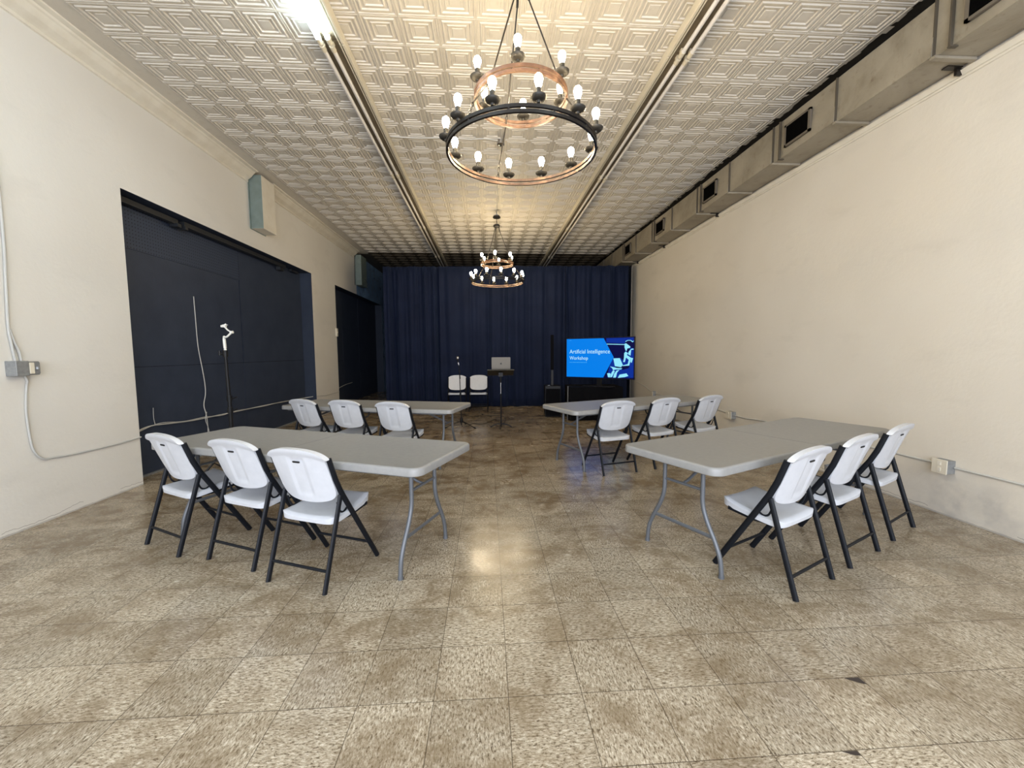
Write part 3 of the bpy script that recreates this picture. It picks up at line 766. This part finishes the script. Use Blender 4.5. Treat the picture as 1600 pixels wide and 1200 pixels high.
for lab, x, y, a in [
    ('white folding chair at the near left table, the middle one of its three', -1.735, 2.730, -24.6),
    ('white folding chair at the near left table, closest to the wall outlet', -2.36, 2.98, -29.5),
    ('white folding chair at the near right table, closest to the centre aisle', 1.918, 2.185, 26.7),
    ('white folding chair at the near right table, the middle one of its three', 2.530, 2.493, 26.8),
    ('white folding chair at the near right table, beside the wall outlet box', 3.178, 2.832, 28),
    ('white folding chair at the rear left table, leftmost, by the cream pillar', -2.333, 5.121, -27),
    ('white folding chair at the rear left table, the middle one of its three', -1.766, 4.960, -20),
    ('white folding chair at the rear left table, closest to the centre aisle', -1.132, 4.710, -19.4),
    ('white folding chair at the rear right table, closest to the centre aisle', 1.519, 4.504, 15.5),
    ('white folding chair at the rear right table, the middle one of its three', 2.197, 4.740, 22),
    ('white folding chair at the rear right table, closest to the right wall', 2.885, 4.955, 26),
    ('white folding chair against the curtain behind the microphone stand', -.745, 10.13, 181),
    ('white folding chair against the curtain beside the music stand, phone on seat', -.215, 10.11, 179)]:
    dup(c0, lab, loc=(x, y, 0), rz=R(a))
bm = BM(); prism(bm, rrect(.07, .035, .008), (0, .009)); o = finish('phone', bm, M['blackp'], bevel=.001)
o.location = (-.255, 9.80, .441); o.rotation_euler = (0, 0, R(4)); tag(o, 'small black phone lying on the seat of the right stage chair', 'phone')

# ================================================================== stage: mic stand, music stand, laptop
MX, MY = -.50, 7.66
t = thing('microphone_stand', 'black tripod microphone stand in front of the navy curtain', 'microphone stand', (MX, MY, 0))
bm = BM(); sweep(bm, [(0, 0, .05), (-.012, 0, .62)], .011, 10); sweep(bm, [(-.012, 0, .58), (-.025, 0, 1.08)], .008, 10); finish('pole', bm, M['blackp'], t, smooth=True)
bm = BM(); lathe(bm, [(0, .09), (.026, .09), (.032, .12), (.028, .16), (.014, .19), (0, .19)], 14); finish('hub', bm, M['blackp'], t, smooth=True)
bm = BM(); lathe(bm, [(0, 0), (.016, .0), (.018, .03), (.016, .06), (0, .06)], 12, (-.012, 0, .60)); finish('clutch', bm, M['blackp'], t, smooth=True)
for a in (200, 325, 80):
    c, s = math.cos(R(a)), math.sin(R(a)); bm = BM(); sweep(bm, [(.02 * c, .02 * s, .12), (.31 * c, .31 * s, .015)], .008, 8); lg = finish('leg', bm, M['blackp'], t, smooth=True)
    bm = BM(); sweep(bm, [(.285 * c, .285 * s, .022), (.33 * c, .33 * s, .010)], .012, 8); finish('rubber_foot', bm, M['blackp'], lg, smooth=True)
bm = BM(); sweep(bm, [(-.01, -.01, .92), (-.035, .0, 1.19)], .007, 8); lathe(bm, [(0, -.02), (.02, -.015), (.02, .015), (0, .02)], 10, (-.022, -.01, 1.06)); finish('boom', bm, M['blackp'], t, smooth=True)
bm = BM(); sweep(bm, [(-.035, 0, 1.18), (-.045, 0, 1.225)], [.013, .016], 10); finish('clip', bm, M['chrome'], t, smooth=True)
t2 = thing('microphone', 'silver headed microphone clipped on top of the tripod stand', 'microphone', (MX - .045, MY, 1.215))
bm = BM(); sweep(bm, [(.002, 0, -.03), (-.008, 0, .07)], [.010, .016], 12); finish('handle', bm, M['blackp'], t2, smooth=True)
bm = BM(); lathe(bm, [(0, .065), (.018, .067), (.026, .085), (.027, .10), (.02, .117), (.008, .125), (0, .126)], 14, (-.008, 0, 0)); finish('grille', bm, M['chrome'], t2, smooth=True)

SX, SY = .245, 7.55
t = thing('music_stand', 'black music stand holding the laptop on its tilted desk', 'music stand', (SX, SY, 0))
bm = BM(); sweep(bm, [(0, 0, .01), (0, 0, .64)], .013, 12); finish('lower_tube', bm, M['blackp'], t, smooth=True)
bm = BM(); sweep(bm, [(0, 0, .62), (0, 0, .88)], .008, 12); finish('inner_tube', bm, M['chrome'], t, smooth=True)
bm = BM(); sweep(bm, [(0, 0, .85), (0, 0, 1.0)], .016, 12); box(bm, -.04, .04, -.03, .03, .96, 1.035); finish('head', bm, M['blackp'], t)
for a in (180, 0, 265):
    c, s = math.cos(R(a)), math.sin(R(a)); L = .2
    bm = BM(); sweep(bm, smooth_path([(.01 * c, .01 * s, .07), (.07 * c, .07 * s, .066), (.14 * c, .14 * s - .0, .045), (L * c, L * s, .010)], 4), .012, 8, rb=.008); finish('leg', bm, M['blackp'], t, smooth=True)
DT = R(20); dk = bpy.data.objects.new('desk_frame', None)
def desk_pt(x, v, w): # v along desk toward presenter, w normal
    return (x, v * math.cos(DT) + w * math.sin(DT), 1.045 - v * math.sin(DT) + w * math.cos(DT))
def desk_box(bm, x0, x1, v0, v1, w0, w1, mi=0):
    vs = [bm.verts.new(desk_pt(x, v, w)) for x in (x0, x1) for v in (v0, v1) for w in (w0, w1)]
    for f in ((0, 1, 3, 2), (4, 6, 7, 5), (0, 4, 5, 1), (2, 3, 7, 6), (0, 2, 6, 4), (1, 5, 7, 3)): bm.faces.new([vs[i] for i in f]).material_index = mi
bm = BM(); desk_box(bm, -.245, .245, -.16, .16, -.004, 0); desk_box(bm, -.245, .245, .16, .205, -.004, 0); desk_box(bm, -.245, .245, .203, .207, 0, .03); desk_box(bm, -.245, .245, -.162, -.158, -.02, 0)
finish('desk', bm, M['desk'], t)
lp = thing('laptop', 'open silver laptop seen from behind on the music stand desk', 'laptop', (SX + .005, SY, 0))
bm = BM(); desk_box(bm, -.172, .172, -.09, .15, .001, .014); finish('base', bm, M['laptop'], lp, bevel=.003)
bm = BM(); o_ = rrect(.172, .118, .012, 5); hp = Vector(desk_pt(0, -.09, .012)); lean = R(8)
up = Vector((0, -math.sin(lean), math.cos(lean))); nr = Vector((0, -math.cos(lean), -math.sin(lean)))
A = [bm.verts.new(hp + Vector((x, 0, 0)) + up * (y + .118)) for x, y in o_]; B2 = [bm.verts.new(hp + Vector((x, 0, 0)) + up * (y + .118) + nr * .006) for x, y in o_]
n = len(o_); bm.faces.new(A[::-1]); bm.faces.new(B2)
for k in range(n): bm.faces.new((A[k], A[(k + 1) % n], B2[(k + 1) % n], B2[k]))
lid = finish('lid', bm, M['laptop'], lp)
bm = BM()   # emblem: a bitten round fruit with a leaf
def emb(pts, m_=0):
    A = [bm.verts.new(hp + Vector((x, 0, 0)) + up * (y + .118) + nr * .0062) for x, y in pts]; B2 = [bm.verts.new(hp + Vector((x, 0, 0)) + up * (y + .118) + nr * .0068) for x, y in pts]
    n = len(pts); bm.faces.new(A[::-1]); bm.faces.new(B2)
    for k in range(n): bm.faces.new((A[k], A[(k + 1) % n], B2[(k + 1) % n], B2[k]))
pts = []
for k in range(28):
    a = 2 * PI * k / 28; r_ = .0165 * (1 - .10 * math.cos(a - PI / 2) ** 8 - .07 * math.cos(a + PI / 2) ** 12)
    x, y = r_ * math.cos(a), r_ * math.sin(a)
    if math.hypot(x - .019, y - .002) < .0075: x = .019 - math.sqrt(max(0, .0075 ** 2 - (y - .002) ** 2))
    pts.append((x, y))
emb(pts); emb([(.001, .018), (.003, .024), (.008, .027), (.0075, .021)])
finish('emblem', bm, M['laptop_dark'], lid)

# floor cables
def cable(name, pts, r, m, label, cat='cable', k=6):
    bm = BM(); sweep(bm, smooth_path(pts, k), r, 8); return tag(finish(name, bm, m, smooth=True), label, cat)
cable('microphone_cable', [(-.51, 7.70, .30), (-.50, 7.72, .02), (-.40, 7.72, .008), (-.36, 7.80, .008), (-.30, 7.98, .008), (-.1, 7.93, .008), (.05, 8.25, .008), (.16, 8.45, .008), (.22, 8.28, .008)], .006, M['cable_black'], 'black cable curving over the floor from the microphone stand to the music stand')
cable('power_cable', [(-.62, 9.3, .008), (-.45, 9.0, .008), (-.25, 8.85, .008), (-.12, 9.05, .008), (.08, 8.92, .008), (.27, 8.95, .008), (.37, 8.6, .008), (.36, 8.3, .008), (.27, 7.62, .02)], .006, M['cable_black'], 'black cable on the floor between the stage chairs and the music stand')
bm = BM(); box(bm, -.02, .02, -.02, .02, 0, .025)
o = finish('cable_adapter', bm, M['blackp'], bevel=.004); o.location = (-.12, 9.09, 0); tag(o, 'small black adapter on the floor cable before the curtain', 'adapter')

# ================================================================== television on a black draped table
TVC = Vector((2.29, 8.25, 0)); TVA = R(-39)
t = thing('draped_table', 'low table wrapped in black cloth under the television', 'table', (2.24, 8.50, 0), R(-4))
bm = BM(); box(bm, -.54, .54, -.36, .36, .665, .69); finish('tabletop', bm, M['cloth_black'], t, bevel=.01)
bm = BM(); nn = 160; per = []
for i in range(nn):
    s_ = i / nn * 2 * (1.09 + .73)
    if s_ < 1.09: p = (-.545 + s_, -.365)
    elif s_ < 1.82: p = (.545, -.365 + s_ - 1.09)
    elif s_ < 2.91: p = (.545 - (s_ - 1.82), .365)
    else: p = (-.545, .365 - (s_ - 2.91))
    per.append(p)
g = [[bm.verts.new((p[0] * (1 + (1 - j / 5) * .02 * math.sin(i * .8)), p[1] * (1 + (1 - j / 5) * .05 * math.sin(i * .8)), .005 + .682 * j / 5)) for j in range(6)] for i, p in enumerate(per)]
for i in range(nn):
    for j in range(5): bm.faces.new((g[i][j], g[(i + 1) % nn][j], g[(i + 1) % nn][j + 1], g[i][j + 1]))
finish('cloth_skirt', bm, M['cloth_black'], t, smooth=True)
tv = thing('television', 'large television showing a blue Artificial Intelligence Workshop slide', 'television', (TVC.x, TVC.y, .69), TVA)
TW, TH, TZ = 1.50, .848, .166       # panel width, height, bottom above table
bm = BM(); box(bm, -TW / 2, TW / 2, 0, .035, TZ, TZ + TH); box(bm, -TW / 2 + .2, TW / 2 - .2, .035, .07, TZ + .05, TZ + .5); finish('cabinet', bm, M['blackp'], tv, bevel=.003)
bm = BM(); box(bm, -.05, .05, .02, .05, .01, TZ + .1); finish('neck', bm, M['blackp'], tv)
bm = BM(); prism(bm, rrect(.33, .13, .05), (.001, .014)); finish('base', bm, M['blackp'], tv, bevel=.003)
bz = .012; SW, SH = TW - 2 * bz, TH - 2 * bz
def sc(u, v, d): return (-TW / 2 + bz + u * SW, -d, TZ + bz + (1 - v) * SH)
def poly(bm, pts, d, mi=0):
    A = [bm.verts.new(sc(u, v, d)) for u, v in pts]; f = bm.faces.new(A); f.material_index = mi
    B2 = [bm.verts.new(sc(u, v, d - .0004)) for u, v in pts]; bm.faces.new(B2[::-1]).material_index = mi
    n = len(pts)
    for k in range(n): bm.faces.new((A[k], A[(k + 1) % n], B2[(k + 1) % n], B2[k])).material_index = mi
bm = BM(); poly(bm, [(0, 0), (0, 1), (1, 1), (1, 0)], .0010); sc_o = finish('screen', bm, M['scr_navy'], tv)
bm = BM(); poly(bm, [(0, .012), (0, .99), (.57, .985), (.718, .48), (.57, .012)], .0018); finish('slide_panel', bm, M['scr_blue'], sc_o)
def cc(a, b):
    px, py = 950 + a / 12, 510 + b / 12; u = (px - 886) / 105; return (u, (py - 527) / (61 + 6.5 * u))
bm = BM()
def cp_(pts, d, mi): poly(bm, [cc(a, b) for a, b in pts], d, mi)
cp_([(0, 215), (0, 300), (340, 325), (480, 300), (480, 215)], .0014, 1)
cp_([(5, 320), (5, 334), (330, 352), (330, 338)], .0018, 2)
cp_([(60, 760), (120, 600), (260, 600), (320, 660), (330, 480), (400, 400), (484, 420), (484, 990), (20, 960)], .0015, 1)
cp_([(330, 330), (340, 290), (380, 270), (430, 275), (462, 300), (465, 350), (440, 400), (400, 380), (370, 330)], .0018, 0)
cp_([(325, 330), (350, 320), (385, 350), (425, 385), (420, 410), (380, 420), (360, 470), (345, 460), (325, 400)], .0020, 2)
cp_([(335, 285), (375, 262), (430, 262), (465, 290), (482, 268), (478, 290), (460, 305), (425, 272), (380, 272), (342, 295)], .0022, 2)
cp_([(375, 420), (420, 415), (400, 480), (375, 500), (360, 470)], .0022, 0)
cp_([(320, 510), (345, 480), (385, 510), (360, 560), (335, 680), (305, 680), (318, 600)], .0022, 2)
cp_([(400, 480), (440, 430), (475, 425), (482, 445), (440, 450), (430, 560), (385, 530)], .0022, 2)
cp_([(360, 540), (400, 570), (440, 600), (410, 750), (300, 780), (295, 745), (385, 720), (400, 640), (350, 590)], .0020, 2)
cp_([(440, 600), (475, 610), (450, 700), (430, 680)], .0022, 2)
cp_([(130, 605), (245, 602), (300, 735), (270, 780), (160, 755)], .0024, 2)
cp_([(160, 760), (420, 750), (400, 800), (300, 830), (200, 790)], .0024, 0)
cp_([(70, 758), (130, 770), (190, 790), (290, 800), (270, 820), (180, 820), (130, 830), (110, 790)], .0026, 2)
cp_([(130, 830), (160, 850), (110, 965), (75, 968), (100, 880)], .0026, 2)
cp_([(190, 840), (240, 830), (200, 880), (180, 975), (130, 975), (150, 900)], .0026, 2)
cp_([(20, 890), (60, 885), (90, 900), (70, 968), (40, 965)], .0024, 2)
cp_([(245, 920), (365, 898), (398, 950), (340, 970), (215, 982)], .0026, 2)
finish('slide_picture', bm, [M['scr_navy'], M['scr_mid'], M['scr_light']], sc_o)
def text_mesh(name, s, u, v, width, parent, m):
    cu = bpy.data.curves.new(name, 'FONT'); cu.body = s; cu.size = 1; cu.resolution_u = 3; cu.offset = 0
    tmp = bpy.data.objects.new('tmp_text', cu); COL.objects.link(tmp)
    dg = bpy.context.evaluated_depsgraph_get(); me = bpy.data.meshes.new_from_object(tmp.evaluated_get(dg)); bpy.data.objects.remove(tmp)
    xs = [q.co.x for q in me.vertices]; k = width / (max(xs) - min(xs)); x0 = min(xs)
    p = sc(u, v, .0032)
    for q in me.vertices:
        q.co = Vector((p[0] + (q.co.x - x0) * k, p[1], p[2] + q.co.y * k * 1.08))
    me.materials.clear(); me.materials.append(m); me.name = name
    o = bpy.data.objects.new(name, me); COL.objects.link(o); o.parent = parent; return o
text_mesh('slide_title', 'Artificial Intelligence', .048, .385, .615 * SW, sc_o, M['scr_text'])
text_mesh('slide_title', 'Workshop', .048, .545, .29 * SW, sc_o, M['scr_text'])
bm = BM(); u = .05; random.seed(5)
for w_ in (.012, .012, .006, .016, .018, .010, .022, .012, .014, .022, .012, .014, .018):
    poly(bm, [(u, .605), (u, .622), (u + w_, .622), (u + w_, .605)], .0030); u += w_ + .007
poly(bm, [(.045, .045), (.045, .053), (.075, .053), (.075, .045)], .0030)
finish('slide_subtitle', bm, mat('slide_subtitle_blue', (0, 0, 0), .3, emit=(.06, .42, .9), es=1), sc_o)

# column loudspeaker left of the television
t = thing('column_loudspeaker', 'slim black column loudspeaker on a bass box left of the television', 'loudspeaker', (1.42, 8.85, 0), R(-4))
bm = BM(); box(bm, -.17, .17, -.2, .2, .01, .68); finish('bass_box', bm, M['blackp'], t, bevel=.01)
bm = BM(); box(bm, -.155, .155, -.206, -.2, .03, .62); finish('bass_grille', bm, M['cloth_black'], t)
bm = BM(); box(bm, -.026, .026, -.03, .03, .68, 1.02); finish('spacer', bm, mat('dark_grey_spacer', (.012, .011, .012), .5, spec=.3), t, bevel=.004)
bm = BM(); box(bm, -.032, .032, -.04, .04, 1.02, 1.78); finish('column', bm, M['cloth_black'], t, bevel=.006)
bm = BM(); box(bm, -.11, -.06, -.15, -.1, .68, .692); finish('handle', bm, M['leg_grey'], t)
for i in range(1):
    bm = BM(); sweep(bm, [(1.655, 8.30, 0), (1.665, 8.30, .70)], .014, 10)
    tag(finish('stand_pole', bm, M['pole'], smooth=True), 'thin grey upright pole between the loudspeaker and the black draped table', 'pole')

# ================================================================== phone gimbal on a light stand
GX, GY = -2.83, 4.6
t = thing('light_stand', 'black telescopic light stand behind the near left table', 'stand', (GX, GY, 0))
bm = BM(); sweep(bm, [(.012, 0, .06), (.008, 0, .90)], .021, 12); finish('lower_tube', bm, M['blackp'], t, smooth=True)
bm = BM(); sweep(bm, [(.008, 0, .84), (0.0, 0, 1.16)], .018, 12); sweep(bm, [(0, 0, 1.1), (-.005, 0, 1.42)], .016, 12); finish('upper_tube', bm, M['blackp'], t, smooth=True)
for z in (.80, .93):
    bm = BM(); sweep(bm, [(.008, 0, z - .03), (.008, 0, z + .03)], .027, 12); sweep(bm, [(.02, 0, z), (.06, -.01, z), (.095, -.02, z + .015)], .007, 8); finish('clamp', bm, M['blackp'], t, smooth=True)
bm = BM(); sweep(bm, [(-.005, 0, 1.385), (-.005, 0, 1.455)], .026, 12); sweep(bm, [(-.02, 0, 1.41), (-.07, 0, 1.42)], .012, 8); sweep(bm, [(-.065, 0, 1.40), (-.065, 0, 1.45)], .014, 8); finish('head', bm, M['blackp'], t, smooth=True)
for a in (95, 215, 335):
    c, s = math.cos(R(a)), math.sin(R(a)); bm = BM(); sweep(bm, [(.02 * c, .02 * s, .42), (.36 * c, .36 * s, .012)], .011, 8); sweep(bm, [(.02 * c, .02 * s, .12), (.17 * c, .17 * s, .24)], .007, 8); finish('leg', bm, M['blackp'], t, smooth=True)
t = thing('phone_gimbal', 'white handheld phone gimbal mounted on the black light stand', 'gimbal', (GX - .005, GY, 1.455)); t.scale = (.82, .82, .82)
bm = BM(); lathe(bm, [(0, 0), (.018, 0), (.011, .03), (0, .03)], 12); finish('tip', bm, M['gimbal'], t, smooth=True)
bm = BM(); sweep(bm, [(0, 0, .025), (-.004, 0, .10), (-.006, 0, .155)], [.021, .022, .019], 14, rb=.017); finish('handle', bm, M['gimbal'], t, smooth=True)
bm = BM(); sweep(bm, smooth_path([(-.008, 0, .15), (-.004, -.005, .178), (.03, -.01, .172), (.07, -.01, .205), (.095, 0, .235)], 4), .012, 10); finish('lower_arm', bm, M['gimbal'], t, smooth=True)
bm = BM(); sweep(bm, [(.078, 0, .230), (.112, 0, .238)], .019, 14); finish('motor', bm, M['gimbal'], t, smooth=True)
bm = BM(); sweep(bm, smooth_path([(.09, 0, .238), (.05, .0, .262), (.02, 0, .295), (.0, 0, .312)], 4), .010, 10); finish('upper_arm', bm, M['gimbal'], t, smooth=True)
bm = BM(); box(bm, -.03, .028, -.02, .02, .30, .328); box(bm, -.018, .05, -.01, .012, .328, .336); sweep(bm, [(.03, 0, .345), (.0, 0, .33)], .008, 8); finish('phone_clamp', bm, M['gimbal'], t, bevel=.003)

# ================================================================== wiring on the walls
x = XL + .012
cable('conduit', [(x, 3.475, 4.0), (x, 3.476, 2.48), (x, 3.46, 2.0), (x, 3.445, 1.65), (x, 3.455, 1.50), (x, 3.47, 1.37)], .009, M['cable_grey'], 'grey conduit running up the left wall from the open outlet box')
cable('conduit', [(x, 3.452, 1.62), (x, 3.475, 1.52), (x, 3.50, 1.45), (x, 3.51, 1.37)], .009, M['cable_grey'], 'short second conduit entering the top of the left outlet box')
cable('wall_cable', [(x, 3.525, 1.25), (x, 3.54, 1.20), (x, 3.53, 1.16), (x, 3.51, .97), (x, 3.515, .78), (x, 3.535, .63), (x, 3.60, .545), (x, 3.70, .532), (x, 3.85, .52), (x, 4.1, .515), (x, 4.35, .515), (x, 4.568, .525)], .008, M['cable_grey'], 'grey cable looping down from the left outlet box to the blue opening')
t = thing('outlet_box', 'open metal outlet box on the left wall with two receptacles', 'outlet', (XL, 3.48, 1.31))
bm = BM(); box(bm, 0, .085, -.075, .015, -.06, .06); finish('metal_box', bm, M['galv'], t, bevel=.003)
bm = BM(); box(bm, 0, .075, .018, .10, -.055, .055); finish('metal_box', bm, M['galv'], t, bevel=.003)
bm = BM(); box(bm, .075, .088, -.004 + .022, .052, -.045, .045); finish('receptacle', bm, M['ivory'], t, bevel=.003)
bm = BM(); box(bm, .076, .082, .056, .096, -.045, .045); lathe(bm, [(0, 0), (.014, 0), (.014, .02), (0, .02)], 10, (.084, .075, -.01)); finish('knockout_cover', bm, M['galv'], t)
px = XP + .022
cable('cable_bundle', [(XL - .06, 4.62, .51), (px + .05, 4.75, .55), (px, 5.0, .572), (px, 5.3, .55), (px, 5.7, .522), (px, 6.3, .51), (px, 6.9, .50), (px, 7.6, .49), (px, 8.3, .47), (px, 9.0, .45), (XL - .06, 9.10, .47)], .008, M['cable'], 'white cable bundle sagging across the near blue panel onto the pillar')
cable('wall_cable', [(x, 9.16, .47), (x, 9.3, .465), (x, 9.6, .44), (x, 10.0, .44), (x, 10.48, .44)], .007, M['cable'], 'white cable crossing the cream pillar between the two blue openings')
cable('loose_cable', [(px + .012, 4.78, .53), (px + .018, 5.1, .585), (px + .012, 5.5, .54), (px + .02, 5.9, .535), (px + .012, 6.25, .50), (px + .02, 6.6, .52), (px + .012, 7.4, .485), (px + .018, 8.0, .49), (px + .01, 8.8, .455)], .004, M['cable'], 'thin loose white cable twisted round the bundle on the near blue panel')
cable('hanging_cord', [(px - .01, 5.868, 2.20), (px - .008, 5.872, 1.9), (px - .008, 5.885, 1.53), (px, 5.93, 1.2), (px, 5.96, 1.0), (px + .005, 5.95, .85), (px + .008, 5.90, .70), (px + .024, 5.915, .55), (px + .015, 5.94, .35), (px + .01, 5.92, .12)], .0055, M['cable'], 'white cord hanging down the middle of the near blue panel')
cable('hanging_cord', [(px + .02, 5.93, .60), (px + .03, 5.88, .50), (px + .02, 5.95, .34), (px + .02, 5.96, .15)], .004, M['cable'], 'short white cord end dangling below the bundle on the near blue panel')
cable('thin_wire', [(px, 5.06, .58), (px, 5.045, .66), (px, 5.05, .78)], .004, M['cable_grey'], 'thin wire stub sticking up from the bundle at left of the blue panel')
cable('wall_cable', [(XP + .02, 10.56, .40), (XP + .02, 11.0, .47), (XP + .02, 11.6, .53), (XP + .02, 12.2, .55)], .008, M['cable'], 'white cable rising on the dark board inside the far opening')
t = thing('light_switch', 'ivory switch on the corner of the cream pillar by the far opening', 'switch', (XL, 10.44, 1.93))
bm = BM(); box(bm, 0, .04, -.03, .05, -.1, .1); finish('switch_box', bm, M['ivory'], t, bevel=.006)
bm = BM(); box(bm, .04, .052, .0, .015, -.015, .015); finish('toggle', bm, M['ivory'], t)

xr = XR - .012
def outlet(y, z, label, w=.055, d=.075):
    t = thing('outlet_box', label, 'outlet', (XR, y, z))
    bm = BM(); box(bm, -d, 0, -w, w, -.055, .055); finish('metal_box', bm, M['galv'], t, bevel=.003)
    bm = BM(); box(bm, -d - .008, -d, -w - .004, w + .004, -.06, .06); pl = finish('cover_plate', bm, M['ivory'], t, bevel=.003)
    for dz in (-.026, .026):
        bm = BM(); prism(bm, rrect(.016, .014, .006), (0, .004))
        for s_ in (-.006, .006): box(bm, s_ - .001, s_ + .001, -.005, .005, .004, .005)
        bmesh.ops.rotate(bm, verts=bm.verts, matrix=Matrix.Rotation(R(-90), 3, 'Y')); bmesh.ops.translate(bm, verts=bm.verts, vec=(-d - .008, 0, dz))
        finish('receptacle', bm, M['trimc'], pl)
    return t
outlet(3.14, .43, 'metal outlet box with ivory plate on the right wall nearest the camera')
outlet(6.15, .40, 'metal outlet box on the right wall behind the rear right chairs', .07)
outlet(9.17, .43, 'small outlet box on the right wall beside the television')
cable('wall_conduit', [(xr, 2.2, .425), (xr, 2.65, .431), (xr, 3.08, .43)], .009, M['cable'], 'white conduit on the right wall from the near outlet toward the camera')
cable('wall_conduit', [(xr, 3.20, .435), (xr, 3.5, .433), (xr, 4.4, .43), (xr, 5.42, .424), (xr, 5.8, .40), (xr, 6.08, .40)], .009, M['cable'], 'white conduit on the right wall between the near and middle outlets')
cable('wall_conduit', [(xr, 6.23, .41), (xr, 6.8, .43), (xr, 8.2, .43), (xr, 9.12, .43)], .009, M['cable'], 'white conduit on the right wall between the middle and far outlets')
cable('wall_conduit', [(xr, 9.22, .43), (xr, 9.8, .55), (xr, 10.3, .62)], .008, M['cable'], 'white cable rising on the right wall behind the television')
